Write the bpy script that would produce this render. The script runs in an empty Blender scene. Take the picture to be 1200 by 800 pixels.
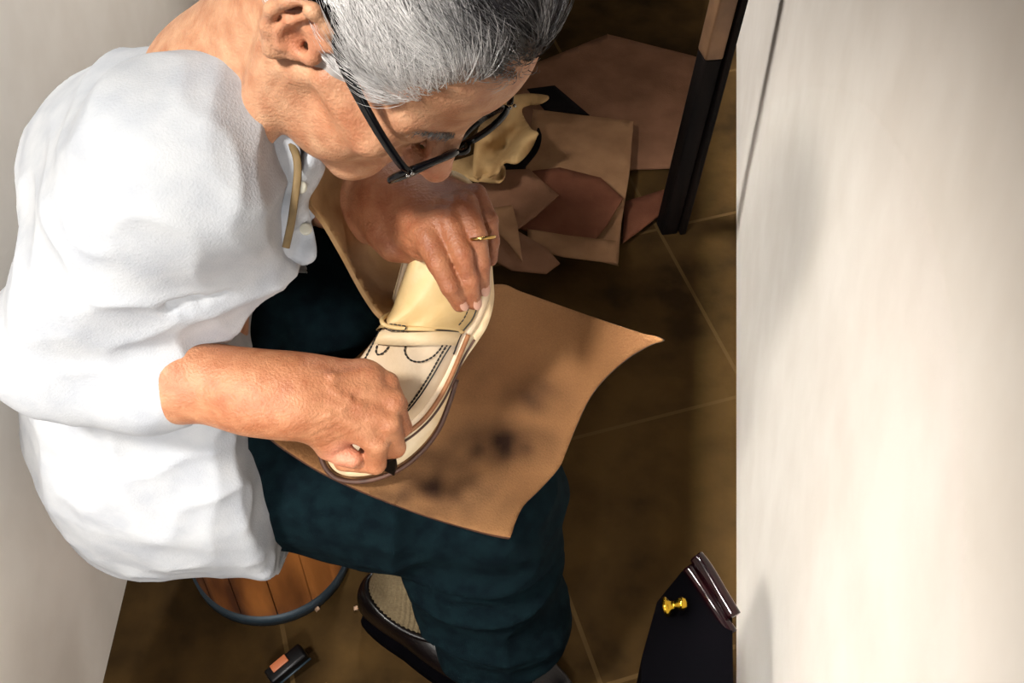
import bpy, bmesh, math, random
import numpy as np
from mathutils import Vector, Matrix, noise as mnoise
from mathutils.geometry import delaunay_2d_cdt

random.seed(7); np.random.seed(7)
sc = bpy.context.scene
COL = sc.collection

# ------------------------------------------------------------------ camera
FPX = 1350.0
TH = math.radians(50.0)
CZ = 1.575
cd = bpy.data.cameras.new('camera'); cam = bpy.data.objects.new('camera', cd); COL.objects.link(cam)
cam.location = (0, 0, CZ); cam.rotation_euler = (math.pi/2 - TH, 0, 0)
cd.sensor_width = 36; cd.lens = FPX/1200*36; cd.clip_start = .02
sc.camera = cam
sc.view_settings.view_transform = 'Standard'; sc.view_settings.look = 'None'
sc.view_settings.exposure = 0; sc.view_settings.gamma = 1; sc.view_settings.use_curve_mapping = False

CX = np.array([1., 0, 0]); CW = np.array([0, math.cos(TH), -math.sin(TH)]); CD = np.array([0, -math.sin(TH), -math.cos(TH)])
def V(a): return Vector([float(x) for x in a])
def P(px, py, d):            # a point of the place seen at a photo position, d metres deep
    return np.array([0, 0, CZ]) + CX*(px-600)/FPX*d + CD*(py-400)/FPX*d + CW*d
def G(px, py, z=0.0):        # a point at height z
    r = CX*(px-600)/FPX + CD*(py-400)/FPX + CW
    return np.array([0, 0, CZ]) + r*((z-CZ)/r[2])

# ------------------------------------------------------------------ world and lamps
w = bpy.data.worlds.new('world'); sc.world = w; w.use_nodes = True
w.node_tree.nodes['Background'].inputs[0].default_value = (.8, .9, 1, 1)
w.node_tree.nodes['Background'].inputs[1].default_value = .03
def lamp(name, kind, loc, target, power, size=.05, color=(1, 1, 1), cone=None, blend=.3, spread=None, size_y=None):
    l = bpy.data.lights.new(name, kind); o = bpy.data.objects.new(name, l); COL.objects.link(o)
    l.energy = power; l.color = color
    o.location = V(loc); o.rotation_euler = (V(target)-V(loc)).to_track_quat('-Z', 'Y').to_euler()
    if kind == 'AREA':
        l.size = size
        if size_y: l.shape = 'RECTANGLE'; l.size_y = size_y
        if spread: l.spread = math.radians(spread)
    else: l.shadow_soft_size = size
    if cone: l.spot_size = math.radians(cone); l.spot_blend = blend
    return o
WA, WB = G(863, 900), G(863, -60); WD = (WB-WA)/np.linalg.norm(WB-WA); WN = np.array((-WD[1], WD[0], 0))   # foot of the right wall, WN points into the room
def by_wall(dist, along, z): return WA+WD*along+WN*dist+np.array((0, 0, z))
lamp('flash_lamp', 'SPOT', (-.92, -.30, 2.60), (-.10, .60, .58), 305, .12, (1, .955, .88), 34, .45)
lamp('wall_fill_strip_right', 'AREA', by_wall(1.32, .6, 5.0), by_wall(.10, .6, .0), 16, 3.2, (1, .97, .93), spread=12, size_y=.03)  # added strip light, no real fixture; brightens the right wall
lamp('wall_fill_left', 'SPOT', (-.22, -.5, 1.2), (-.585, .5, .45), 62, .1, (1, .97, .93), 80, .8)  # added fill, not a fixture of the room; lifts the left wall
lamp('wall_fill_left_back', 'SPOT', (-.15, 2.2, 1.9), (-.585, 1.35, .85), 120, .1, (1, .97, .93), 60, .8)  # second added fill, for the back stretch of the left wall

# ------------------------------------------------------------------ materials
ALB = 1.0
def lin(c): return tuple(ALB*((x/255)/12.92 if x/255 <= .04045 else ((x/255+.055)/1.055)**2.4) for x in c) + (1,)
def mat(name, c1, c2=None, rough=.6, scale=20., bump=0., bscale=None, metal=0., spec=.5, detail=4., stretch=(1, 1, 1), lo=.35, hi=.65, sss=0., coat=0., sheen=0.):
    m = bpy.data.materials.new(name); m.use_nodes = True; nt = m.node_tree; n = nt.nodes; b = n['Principled BSDF']
    b.inputs['Roughness'].default_value = rough; b.inputs['Metallic'].default_value = metal
    b.inputs['Specular IOR Level'].default_value = spec; b.inputs['Coat Weight'].default_value = coat
    b.inputs['Sheen Weight'].default_value = sheen
    if sss:
        b.inputs['Subsurface Weight'].default_value = sss; b.inputs['Subsurface Scale'].default_value = .01
        b.inputs['Subsurface Radius'].default_value = (1, .35, .2)
    tc = n.new('ShaderNodeTexCoord'); mp = n.new('ShaderNodeMapping'); mp.inputs['Scale'].default_value = stretch
    nt.links.new(tc.outputs['Object'], mp.inputs[0])
    if c2:
        no = n.new('ShaderNodeTexNoise'); no.inputs['Scale'].default_value = scale; no.inputs['Detail'].default_value = detail
        nt.links.new(mp.outputs[0], no.inputs[0])
        r = n.new('ShaderNodeValToRGB'); r.color_ramp.elements[0].position = lo; r.color_ramp.elements[1].position = hi
        r.color_ramp.elements[0].color = lin(c1); r.color_ramp.elements[1].color = lin(c2)
        nt.links.new(no.outputs[0], r.inputs[0]); nt.links.new(r.outputs[0], b.inputs['Base Color'])
    else: b.inputs['Base Color'].default_value = lin(c1)
    if bump:
        nb = n.new('ShaderNodeTexNoise'); nb.inputs['Scale'].default_value = bscale or scale*4; nb.inputs['Detail'].default_value = 6
        nt.links.new(mp.outputs[0], nb.inputs[0])
        bp = n.new('ShaderNodeBump'); bp.inputs['Strength'].default_value = bump; bp.inputs['Distance'].default_value = .002
        nt.links.new(nb.outputs[0], bp.inputs['Height']); nt.links.new(bp.outputs[0], b.inputs['Normal'])
    return m
def attr_mix(m, attr):      # multiply the colour by a colour attribute (own colouring, plus some shade on the far hand)
    nt = m.node_tree; b = nt.nodes['Principled BSDF']; src = b.inputs['Base Color'].links[0].from_socket if b.inputs['Base Color'].links else None
    a = nt.nodes.new('ShaderNodeAttribute'); a.attribute_name = attr
    mx = nt.nodes.new('ShaderNodeMix'); mx.data_type = 'RGBA'; mx.blend_type = 'MULTIPLY'; mx.inputs[0].default_value = 1
    if src: nt.links.new(src, mx.inputs[6])
    else: mx.inputs[6].default_value = b.inputs['Base Color'].default_value
    nt.links.new(a.outputs['Color'], mx.inputs[7]); nt.links.new(mx.outputs[2], b.inputs['Base Color'])
    return m
M = {}
M['wall'] = mat('cream_plaster', (236, 228, 218), (243, 236, 227), .9, 9, .15, 60, spec=.1)
ALB = .70
M['skin'] = attr_mix(mat('skin', (204, 142, 106), (232, 178, 140), .45, 60, .55, 420, sss=.10, spec=.45, detail=8), 'tint')
M['hair'] = attr_mix(mat('hair_strands', (255, 255, 255), None, .45, spec=.4), 'tint')
M['shirt'] = mat('white_cotton', (194, 198, 206), (210, 213, 218), .85, 30, .3, 500, spec=.2)
M['button'] = mat('pearl_button', (225, 222, 205), None, .3)
M['trousers'] = mat('dark_navy_cloth', (10, 21, 27), (16, 32, 37), .95, 60, .4, 900, spec=.04)
M['tanhide'] = mat('tan_hide', (176, 136, 90), (205, 165, 115), .6, 30, .3, 500, spec=.3)
M['sole'] = mat('pale_veg_leather', (236, 205, 160), (246, 222, 184), .5, 25, .15, 400, spec=.35)
M['upper'] = mat('cream_upper_leather', (226, 190, 130), (240, 210, 155), .42, 22, .15, 300, spec=.4)
M['vamp'] = mat('pale_vamp_leather', (236, 208, 172), (246, 224, 196), .5, 22, .15, 300, spec=.35)
M['thread'] = mat('black_waxed_thread', (20, 16, 14), None, .6)
M['seam'] = mat('brown_seam_edge', (150, 96, 56), (176, 118, 72), .6, 60)
M['black_metal'] = mat('black_steel', (16, 16, 20), None, .35, metal=.6)
M['acetate'] = mat('black_acetate', (8, 8, 12), None, .15, spec=.3)
M['steel'] = mat('polished_steel', (200, 200, 200), None, .2, metal=1)
M['gold'] = mat('gold', (225, 185, 110), None, .22, metal=1)
M['brass'] = mat('brass', (236, 190, 60), None, .2, metal=1)
M['blackleather'] = mat('black_shoe_leather', (9, 7, 9), (16, 11, 14), .3, 40, .2, 200, spec=.3)
M['sock'] = mat('grey_beige_wool', (128, 112, 86), (150, 134, 104), .9, 200, spec=.1)
M['nail'] = mat('fingernail', (226, 172, 150), None, .3)
M['floor2'] = mat('dark', (20, 20, 20))
M['wood'] = mat('tub_wood', (96, 50, 20), (190, 118, 56), .55, 14, .5, 60, stretch=(1, 1, .25))
M['hoop'] = mat('blue_grey_iron_hoop', (50, 66, 78), None, .5, metal=.3)
M['darkwood'] = mat('dark_wood', (12, 9, 9), (26, 18, 15), .7, 12, .3, 60, stretch=(4, 4, .4), spec=.1)
M['rawwood'] = mat('bare_wood', (120, 88, 62), (150, 112, 80), .6, 20, .3, 60)
M['burgundy'] = mat('burgundy_enamel', (20, 6, 9), (34, 8, 12), .12, 30, spec=.35)
M['machine'] = mat('black_machine_enamel', (3, 3, 5), (6, 5, 8), .8, 30, spec=.02)
M['chip'] = mat('pale_leather_chip', (206, 170, 140), None, .7)
def glass_mat():
    m = bpy.data.materials.new('clear_lens'); m.use_nodes = True; b = m.node_tree.nodes['Principled BSDF']
    b.inputs['Transmission Weight'].default_value = 1; b.inputs['Roughness'].default_value = 0; b.inputs['IOR'].default_value = 1.02
    return m
M['lens'] = glass_mat()

def floor_mat():
    m = mat('brown_concrete_tiles', (52, 38, 20), (84, 63, 34), .9, 9, .35, 90, detail=8, spec=.05)
    nt = m.node_tree; n = nt.nodes; b = n['Principled BSDF']; src = b.inputs['Base Color'].links[0].from_socket
    tc = n.new('ShaderNodeTexCoord'); mp = n.new('ShaderNodeMapping'); mp.inputs['Rotation'].default_value = (0, 0, math.radians(-17)); mp.inputs['Location'].default_value = (.03, .115, 0)
    br = n.new('ShaderNodeTexBrick'); br.offset = 0; br.inputs['Scale'].default_value = 1; br.inputs['Brick Width'].default_value = .42
    br.inputs['Row Height'].default_value = .42; br.inputs['Mortar Size'].default_value = .0035; br.inputs['Color1'].default_value = (0, 0, 0, 1); br.inputs['Color2'].default_value = (0, 0, 0, 1); br.inputs['Mortar'].default_value = (1, 1, 1, 1)
    nt.links.new(tc.outputs['Object'], mp.inputs[0]); nt.links.new(mp.outputs[0], br.inputs[0])
    mx = n.new('ShaderNodeMix'); mx.data_type = 'RGBA'; nt.links.new(br.outputs[0], mx.inputs[0]); nt.links.new(src, mx.inputs[6]); mx.inputs[7].default_value = lin((92, 72, 44))
    nt.links.new(mx.outputs[2], b.inputs['Base Color'])
    return m
M['floor'] = floor_mat()
def suede_mat(name, base, light, stain, amt=.5):
    m = mat(name, base, light, .8, 5, .5, 420, detail=6, lo=.3, hi=.7, spec=.05)
    nt = m.node_tree; n = nt.nodes; b = n['Principled BSDF']; src = b.inputs['Base Color'].links[0].from_socket
    a = n.new('ShaderNodeAttribute'); a.attribute_name = 'stain'
    mx = n.new('ShaderNodeMix'); mx.data_type = 'RGBA'; nt.links.new(a.outputs['Fac'], mx.inputs[0]); nt.links.new(src, mx.inputs[6]); mx.inputs[7].default_value = lin(stain)
    fine = n.new('ShaderNodeTexNoise'); fine.inputs['Scale'].default_value = 700; fine.inputs['Detail'].default_value = 4
    tc = n.new('ShaderNodeTexCoord'); nt.links.new(tc.outputs['Object'], fine.inputs[0])
    m2 = n.new('ShaderNodeMix'); m2.data_type = 'RGBA'; m2.blend_type = 'OVERLAY'; m2.inputs[0].default_value = .25
    nt.links.new(mx.outputs[2], m2.inputs[6]); nt.links.new(fine.outputs[0], m2.inputs[7])
    nt.links.new(m2.outputs[2], b.inputs['Base Color'])
    return m
M['suede'] = suede_mat('brown_suede', (136, 94, 60), (176, 130, 88), (58, 40, 31))
M['edge'] = mat('dark_cut_edge', (70, 42, 30), (96, 60, 42), .6, 60)
for i, (a, b_) in enumerate([((150, 112, 82), (172, 132, 98)), ((128, 92, 70), (148, 108, 84)), ((108, 66, 50), (126, 80, 60)), ((190, 152, 104), (216, 180, 128)), ((16, 14, 15), (26, 22, 22))]):
    M['scrap%d' % i] = mat(['beige_scrap_leather', 'brown_scrap_leather', 'reddish_scrap_leather', 'pale_scrap_leather', 'black_scrap_leather'][i], a, b_, .85, 14, .3, 300, spec=.05)

# ------------------------------------------------------------------ object helpers
def tag(o, label=None, cat=None, group=None, kind=None):
    if label: o['label'] = label
    if cat: o['category'] = cat
    if group: o['group'] = group
    if kind: o['kind'] = kind
    return o
def empty(name, loc=(0, 0, 0)):
    o = bpy.data.objects.new(name, None); COL.objects.link(o); o.location = V(loc); o.empty_display_size = .02; return o
def mesh_obj(name, verts, faces, material, parent=None, smooth=True):
    """verts in world coordinates; object origin goes to the parent's place or the mesh centre"""
    verts = np.asarray(verts, dtype=float)
    org = np.array(parent.matrix_world.translation if False else (wloc(parent) if parent is not None else verts.mean(0)))
    me = bpy.data.meshes.new(name); me.from_pydata((verts-org).tolist(), [], faces if isinstance(faces, list) else faces.tolist())
    mats = material if isinstance(material, (list, tuple)) else [material]
    for m in mats: me.materials.append(m)
    if smooth: me.polygons.foreach_set('use_smooth', [True]*len(me.polygons))
    me.update()
    o = bpy.data.objects.new(name, me); COL.objects.link(o)
    if parent is not None: o.parent = parent
    else: o.location = V(org)
    return o
def wloc(o):
    l = np.zeros(3)
    while o is not None: l = l + np.array(o.location); o = o.parent
    return l
class MB:
    def __init__(s): s.v = []; s.f = []
    def add(s, v, f):
        n = len(s.v); s.v += [tuple(float(a) for a in x) for x in v]; s.f += [tuple(i+n for i in q) for q in f]; return s
    def build(s, name, m, parent=None, smooth=True): return mesh_obj(name, np.array(s.v), s.f, m, parent, smooth)
def unit(a): a = np.asarray(a, float); return a/np.linalg.norm(a)
def frames(pts, up=None):
    pts = [np.asarray(p, float) for p in pts]; n = len(pts); T = []
    for i in range(n): T.append(unit(pts[min(i+1, n-1)]-pts[max(i-1, 0)]))
    u = np.array(up if up is not None else (0, 0, 1.)); 
    if abs(np.dot(u, T[0])) > .95: u = np.array((1., 0, 0))
    N = []
    for t in T:
        u = u - t*np.dot(u, t); u = unit(u); N.append(u.copy())
    return pts, T, N
def tube(pts, rad, seg=8, closed=False, sx=1., sy=1., up=None, caps=True):
    pts, T, N = frames(pts, up); n = len(pts); rad = [rad]*n if np.isscalar(rad) else list(rad)
    v = []; f = []
    for i in range(n):
        b = np.cross(T[i], N[i])
        for k in range(seg):
            a = 2*math.pi*k/seg; v.append(pts[i]+N[i]*math.cos(a)*rad[i]*sx+b*math.sin(a)*rad[i]*sy)
    for i in range(n-1 if not closed else n):
        j = (i+1) % n
        for k in range(seg): f.append((i*seg+k, i*seg+(k+1) % seg, j*seg+(k+1) % seg, j*seg+k))
    if caps and not closed: f.append(tuple(range(seg))[::-1]); f.append(tuple((n-1)*seg+k for k in range(seg)))
    return v, f
def catmull(pts, n=8, closed=False):
    pts = [np.asarray(p, float) for p in pts]; out = []; m = len(pts)
    rng = range(m if closed else m-1)
    for i in rng:
        if closed: p0, p1, p2, p3 = pts[(i-1) % m], pts[i], pts[(i+1) % m], pts[(i+2) % m]
        else: p0, p1, p2, p3 = pts[max(i-1, 0)], pts[i], pts[i+1], pts[min(i+2, m-1)]
        for k in range(n):
            t = k/n; out.append(.5*((2*p1)+(-p0+p2)*t+(2*p0-5*p1+4*p2-p3)*t*t+(-p0+3*p1-3*p2+p3)*t**3))
    if not closed: out.append(pts[-1])
    return out
def box(c, sx, sy, sz, ax=(1, 0, 0), ay=(0, 1, 0), az=(0, 0, 1), bev=.0):
    bm = bmesh.new(); bmesh.ops.create_cube(bm, size=1)
    for v in bm.verts: v.co = Vector((v.co.x*sx, v.co.y*sy, v.co.z*sz))
    if bev: bmesh.ops.bevel(bm, geom=bm.edges[:], offset=bev, segments=2, affect='EDGES', profile=.6)
    ax, ay, az = unit(ax), unit(ay), unit(az); c = np.asarray(c, float)
    vs = [c+ax*v.co.x+ay*v.co.y+az*v.co.z for v in bm.verts]; fs = [tuple(v.index for v in q.verts) for q in bm.faces]; bm.free()
    return vs, fs
def lathe(c, axis, prof, seg=32):
    axis = unit(axis); u = np.array((1., 0, 0)) if abs(axis[0]) < .9 else np.array((0, 1., 0)); u = unit(u-axis*np.dot(u, axis)); b = np.cross(axis, u); c = np.asarray(c, float)
    v = []; f = []
    for (h, r) in prof:
        for k in range(seg):
            a = 2*math.pi*k/seg; v.append(c+axis*h+(u*math.cos(a)+b*math.sin(a))*r)
    for i in range(len(prof)-1):
        for k in range(seg): f.append((i*seg+k, i*seg+(k+1) % seg, (i+1)*seg+(k+1) % seg, (i+1)*seg+k))
    f.append(tuple(range(seg))[::-1]); f.append(tuple((len(prof)-1)*seg+k for k in range(seg)))
    return v, f

# ------------------------------------------------------------------ implicit surfaces
def vnoise(p, s, seed=0):   # smooth value noise, -1..1
    q = p*s + seed*17.3; i = np.floor(q).astype(np.int64); f = q-i; f = f*f*(3-2*f)
    def h(a, b, c):
        n = (a*73856093) ^ (b*19349663) ^ (c*83492791); n = (n ^ (n >> 13))*1274126177; n = n ^ (n >> 16)
        return (n & 0xffff)/32767.5-1
    r = 0
    for dx in (0, 1):
        for dy in (0, 1):
            for dz in (0, 1):
                wgt = (f[:, 0] if dx else 1-f[:, 0])*(f[:, 1] if dy else 1-f[:, 1])*(f[:, 2] if dz else 1-f[:, 2])
                r = r + wgt*h(i[:, 0]+dx, i[:, 1]+dy, i[:, 2]+dz)
    return r
def smin(a, b, k):
    h = np.clip(.5+.5*(b-a)/k, 0, 1); return b*(1-h)+a*h-k*h*(1-h)
class SDF:
    def __init__(s): s.ops = []
    def cone(s, a, b, ra, rb, k=.01, op='+'):
        a = np.asarray(a, float); b = np.asarray(b, float); c = (a+b)/2; s.ops.append(('c', op, (a, b, ra, rb), k, c, np.linalg.norm(b-a)/2+max(ra, rb))); return s
    def chain(s, pts, rs, k=.01, op='+'):
        for i in range(len(pts)-1): s.cone(pts[i], pts[i+1], rs[i], rs[i+1], k, op)
        return s
    def ell(s, c, r, R=None, k=.01, op='+'):
        R = np.eye(3) if R is None else np.asarray(R, float)   # rows: local axes in world
        c = np.asarray(c, float); r = np.asarray(r if not np.isscalar(r) else (r, r, r), float)
        s.ops.append(('e', op, (c, r, R), k, c, r.max())); return s
    def __call__(s, p, cull=None):
        d = np.full(len(p), 1.0)
        for t, op, pr, k, bc, br in s.ops:
            if cull is not None:
                if np.linalg.norm(bc-cull[0])-br > cull[1]+k+.03: continue
            if t == 'c':
                a, b, ra, rb = pr; ba = b-a; L2 = ba@ba; h = np.clip(((p-a)@ba)/L2, 0, 1)
                e = np.linalg.norm(p-a-h[:, None]*ba, axis=1)-(ra+(rb-ra)*h)
            else:
                c, r, R = pr; q = (p-c)@R.T; k0 = np.linalg.norm(q/r, axis=1); k1 = np.linalg.norm(q/(r*r), axis=1)+1e-9
                e = k0*(k0-1)/k1
                e = np.where(k0 < 1e-3, -r.min(), e)
            if op == '+': d = smin(d, e, k)
            elif op == '-': d = -smin(-d, e, k)
            elif op == '&': d = -smin(-d, -e, k)
        return d
def polygonise(f, lo, hi, h, B=24):
    lo = np.asarray(lo, float); hi = np.asarray(hi, float); n = np.ceil((hi-lo)/h/B).astype(int)
    bi = np.stack(np.meshgrid(*[np.arange(m) for m in n], indexing='ij'), -1).reshape(-1, 3)
    cen = lo+(bi*B+B/2)*h; rad = B*h*.87
    d = f(cen); act = bi[np.abs(d) < rad*1.6+.012]
    g = np.arange(B+2); GX = np.stack(np.meshgrid(g, g, g, indexing='ij'), -1).reshape(-1, 3)
    N = B+2; C = B+1; keys = []; pos = []; quads = []
    big = (n.max()+2)*B*4
    corner = [(i, j, k) for i in (0, 1) for j in (0, 1) for k in (0, 1)]
    edges = [(a, b) for a in range(8) for b in range(a+1, 8) if sum(abs(x-y) for x, y in zip(corner[a], corner[b])) == 1]
    for b in act:
        i0 = b*B-1
        p = lo+(GX+i0)*h
        v = f(p, (lo+(b*B+B/2)*h, rad*1.1)).reshape(N, N, N)
        s = v < 0
        if s.all() or not s.any(): continue
        cnt = np.zeros((C, C, C)); acc = np.zeros((C, C, C, 3))
        for a, e in edges:
            ca, ce = corner[a], corner[e]
            va = v[ca[0]:ca[0]+C, ca[1]:ca[1]+C, ca[2]:ca[2]+C]; ve = v[ce[0]:ce[0]+C, ce[1]:ce[1]+C, ce[2]:ce[2]+C]
            m = (va < 0) != (ve < 0)
            t = np.where(m, va/np.where(m, va-ve, 1), 0); cnt += m
            for ax in range(3): acc[..., ax] += np.where(m, ca[ax]+(ce[ax]-ca[ax])*t, 0)
        idx = np.argwhere(cnt > 0)
        if not len(idx): continue
        q = acc[cnt > 0]/cnt[cnt > 0][:, None]
        gi = idx+i0; key = ((gi[:, 0]+2)*big+(gi[:, 1]+2))*big+(gi[:, 2]+2)
        keys.append(key); pos.append(lo+(gi+q)*h)
        kk = np.full((C, C, C), -1, np.int64); kk[cnt > 0] = key
        # edges owned: local point index 1..B
        R = slice(1, B+1); Rm = slice(0, B)
        for ax in range(3):
            o1, o2 = [(1, 2), (2, 0), (0, 1)][ax]
            A = s[R, R, R]; sh = [R, R, R]; sh[ax] = slice(2, B+2); Bv = s[tuple(sh)]
            m = A != Bv
            if not m.any(): continue
            def cell(d1, d2):
                sl = [R, R, R]
                if d1: sl[o1] = Rm
                if d2: sl[o2] = Rm
                return kk[tuple(sl)][m]
            c00, c10, c11, c01 = cell(1, 1), cell(0, 1), cell(0, 0), cell(1, 0)
            Q = np.stack([c00, c10, c11, c01], 1); fl = ~A[m]; Q[fl] = Q[fl][:, ::-1]
            quads.append(Q)
    keys = np.concatenate(keys); pos = np.concatenate(pos); Q = np.concatenate(quads)
    uk, first = np.unique(keys, return_index=True)
    Q = Q[(Q >= 0).all(1)]
    return pos[first], np.searchsorted(uk, Q)
def bounds(s, pad=.02):
    lo = np.min([o[4]-o[5] for o in s.ops if o[1] == '+'], 0)-pad; hi = np.max([o[4]+o[5] for o in s.ops if o[1] == '+'], 0)+pad
    return lo, hi
def vnormals(v, q):
    n = np.cross(v[q[:, 2]]-v[q[:, 0]], v[q[:, 3]]-v[q[:, 1]]); out = np.zeros_like(v)
    for k in range(4): np.add.at(out, q[:, k], n)
    return out/(np.linalg.norm(out, axis=1)[:, None]+1e-12)
def color_attr(o, name, cols):
    a = o.data.color_attributes.new(name, 'FLOAT_COLOR', 'POINT'); c = np.ones((len(cols), 4)); c[:, :3] = cols; a.data.foreach_set('color', c.ravel())
def float_attr(o, name, vals):
    a = o.data.attributes.new(name, 'FLOAT', 'POINT'); a.data.foreach_set('value', np.asarray(vals, dtype=np.float32))

# ================================================================== the room
def quad_slab(name, a, b, zlo, zhi, thick, m):
    a = np.array(a, float); b = np.array(b, float); d = unit(b-a); n = np.array((-d[1], d[0], 0))*thick
    v = [(*a[:2], zlo), (*b[:2], zlo), (*(b+n)[:2], zlo), (*(a+n)[:2], zlo), (*a[:2], zhi), (*b[:2], zhi), (*(b+n)[:2], zhi), (*(a+n)[:2], zhi)]
    f = [(0, 3, 2, 1), (4, 5, 6, 7), (0, 1, 5, 4), (1, 2, 6, 5), (2, 3, 7, 6), (3, 0, 4, 7)]
    return tag(mesh_obj(name, v, f, m, smooth=False), kind='structure')
ra, rb = G(863, 900), G(863, -60); rd = unit(rb-ra); ra = ra-rd*1.2; rb = rb+rd*.9
la = np.array((-.585, -.9, 0)); lb = np.array((-.585, 3.4, 0))
mbf = MB().add(*box((.0, 1.2, -.05), 4.2, 5.2, .1)); tag(mbf.build('floor', M['floor'], smooth=False), kind='structure')
quad_slab('wall_right', ra, rb, 0, 1.3, -.12, M['wall'])
quad_slab('wall_left', la, lb, 0, 1.12, .12, M['wall'])
quad_slab('wall_back', (-.7, 3.3, 0), (1.2, 3.3, 0), 0, 2.9, .12, M['darkwood'])

fl = MB().add(*box(by_wall(1.012+.25, .6, 3.8), .5, 6.0, .012, WN, WD)); tag(fl.build('light_flag_1', M['machine'], smooth=False), kind='structure')  # unseen board added overhead to keep the strip's spill off the floor

# ================================================================== the cobbler
person = empty('person', (-.28, .75, 0))
tag(person, 'grey-haired person in glasses and white shirt bowed over a shoe, cutting with a knife', 'person')
Hc = P(456, 13, .80)
_F = unit(CX*.475+CD*.845+CW*.24); _U0 = CX*.69+CD*-.18+CW*-.70
_U = unit(_U0-_F*np.dot(_U0, _F)); _L = np.cross(_U, _F)
HR = np.stack([_F, _L, _U])
def hp(x, y, z): return Hc+_F*x+_L*y+_U*z
S = SDF()
def hell(c, r, k=.01, op='+', R=HR): S.ell(hp(*c), r, R, k, op)
def hcone(a, b, ra_, rb_, k=.01, op='+'): S.cone(hp(*a), hp(*b), ra_, rb_, k, op)
# skull and face
hell((-.018, 0, .04), (.098, .077, .082))
hell((.03, 0, .04), (.062, .068, .062), .02)
hell((.02, 0, -.03), (.068, .058, .075), .02)
for s in (-1, 1):
    hcone((.080, s*.012, .015), (.068, s*.050, .012), .013, .010, .012)        # brow
    hcone((.066, s*.046, -.026), (.02, s*.066, -.018), .018, .010, .018)       # cheekbone
    hcone((.0, s*.058, -.045), (.014, s*.050, -.078), .017, .016, .02)         # jaw angle
    hcone((.014, s*.050, -.078), (.075, s*.014, -.100), .017, .016, .02)       # jaw line
    hell((.045, s*.040, -.065), (.03, .022, .03), .02)                         # cheek
    hell((.097, s*.032, .0), (.016, .018, .011), .01, '-')                     # socket
    hell((.073, s*.031, -.001), (.0145, .0150, .0130), .007)                   # lidded eye
    hcone((.085, s*.020, -.013), (.074, s*.044, -.016), .004, .003, .006)      # lower lid bag
hell((.066, 0, -.060), (.026, .030, .034), .015)                               # muzzle
hell((.076, 0, -.097), (.018, .020, .016), .015)                               # chin
hcone((.084, 0, .012), (.108, 0, -.032), .009, .0115, .008)                    # nose
hell((.111, 0, -.035), (.0115, .0115, .010), .006)
for s in (-1, 1): hell((.098, s*.0125, -.037), (.011, .007, .008), .005)
hcone((.087, -.018, -.064), (.087, .018, -.064), .005, .005, .005)               # lips
hcone((.084, -.016, -.075), (.084, .016, -.075), .006, .006, .005)
hell((.100, 0, -.0695), (.012, .026, .002), .003, '-')
# near and far ear
for s in (-1, 1):
    E = lambda x, y, z: hp(x-.004, s*(y+.002), z-.004)
    S.ell(E(-.010, .077, .002), (.019, .0065, .030), HR, .006)
    S.chain([E(*q) for q in [(.005, .073, .006), (.009, .076, .020), (.0, .082, .031), (-.014, .090, .035), (-.027, .092, .022), (-.029, .091, .004), (-.022, .086, -.014), (-.010, .081, -.027)]], [.003, .0035, .004, .004, .0042, .004, .0045, .007], .0065)
    S.chain([E(*q) for q in [(-.014, .086, .024), (-.018, .087, .010), (-.016, .085, -.006), (-.008, .083, -.015)]], [.003, .0036, .0036, .004], .004)
    S.ell(E(-.004, .090, .0), (.0095, .012, .012), HR, .004, '-')
    S.ell(E(-.019, .093, .020), (.003, .005, .012), HR, .003, '-')
    S.ell(E(.001, .074, -.002), (.004, .016, .0045), HR, .003, '-')
    S.ell(E(.009, .075, -.003), (.0045, .005, .007), HR, .006)
# neck
NB = P(268, 112, .92)
S.cone(hp(-.035, 0, -.03), NB, .058, .062, .02)
S.cone(hp(-.03, -.060, -.03), P(300, 150, .84), .012, .016, .012)
# trunk and arms (under the clothes)
CH = P(222, 235, 1.0); PV = P(215, 480, 1.25)
S.cone(NB, CH, .055, .055, .04); S.cone(CH, PV, .055, .065, .04)
SHR = P(205, 205, .86); ELR = P(70, 405, .99); WRR = P(338, 466, .965)
S.cone(CH, SHR, .055, .05, .03); S.cone(SHR, ELR, .05, .042, .02)
S.cone(ELR, P(190, 436, .975), .042, .040, .02); S.cone(P(190, 436, .975), P(290, 459, .965), .040, .031, .02); S.cone(P(290, 459, .965), WRR, .031, .028, .02)
SHL = P(385, 120, 1.26); ELL = P(345, 214, 1.36)
S.cone(NB, SHL, .045, .045, .03)
# near hand: closed on the knife, back of the hand to the camera
def hand_chain(pts, rs, k=.006): S.chain([P(*q) for q in pts], rs, k)
S.cone(P(318, 462, .966), P(350, 463, .968), .030, .029, .02)
S.cone(P(345, 452, .970), P(428, 447, .985), .023, .019, .02)
S.cone(P(345, 475, .972), P(425, 490, .985), .024, .021, .02)
S.cone(P(380, 465, .985), P(425, 475, 1.0), .024, .022, .02)
hand_chain([(424, 437, .985), (454, 449, .990), (466, 474, 1.018), (444, 490, 1.04)], [.0125, .0096, .0086, .008], .003)
hand_chain([(424, 456, .978), (460, 470, .984), (470, 500, 1.014), (440, 512, 1.04)], [.0135, .0105, .0092, .0085], .003)
hand_chain([(422, 477, .975), (455, 495, .982), (463, 524, 1.010), (430, 532, 1.03)], [.0135, .0106, .0092, .0085], .003)
hand_chain([(414, 497, .977), (441, 519, .985), (440, 543, 1.004), (402, 541, 1.012)], [.013, .0106, .0092, .0085], .003)
S.cone(P(372, 490, .980), P(385, 513, .985), .020, .015, .012)                                            # thumb ball
hand_chain([(370, 500, .985), (385, 524, .992), (400, 531, .994), (413, 537, .992)], [.013, .0105, .0100, .0085], .004)
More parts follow.
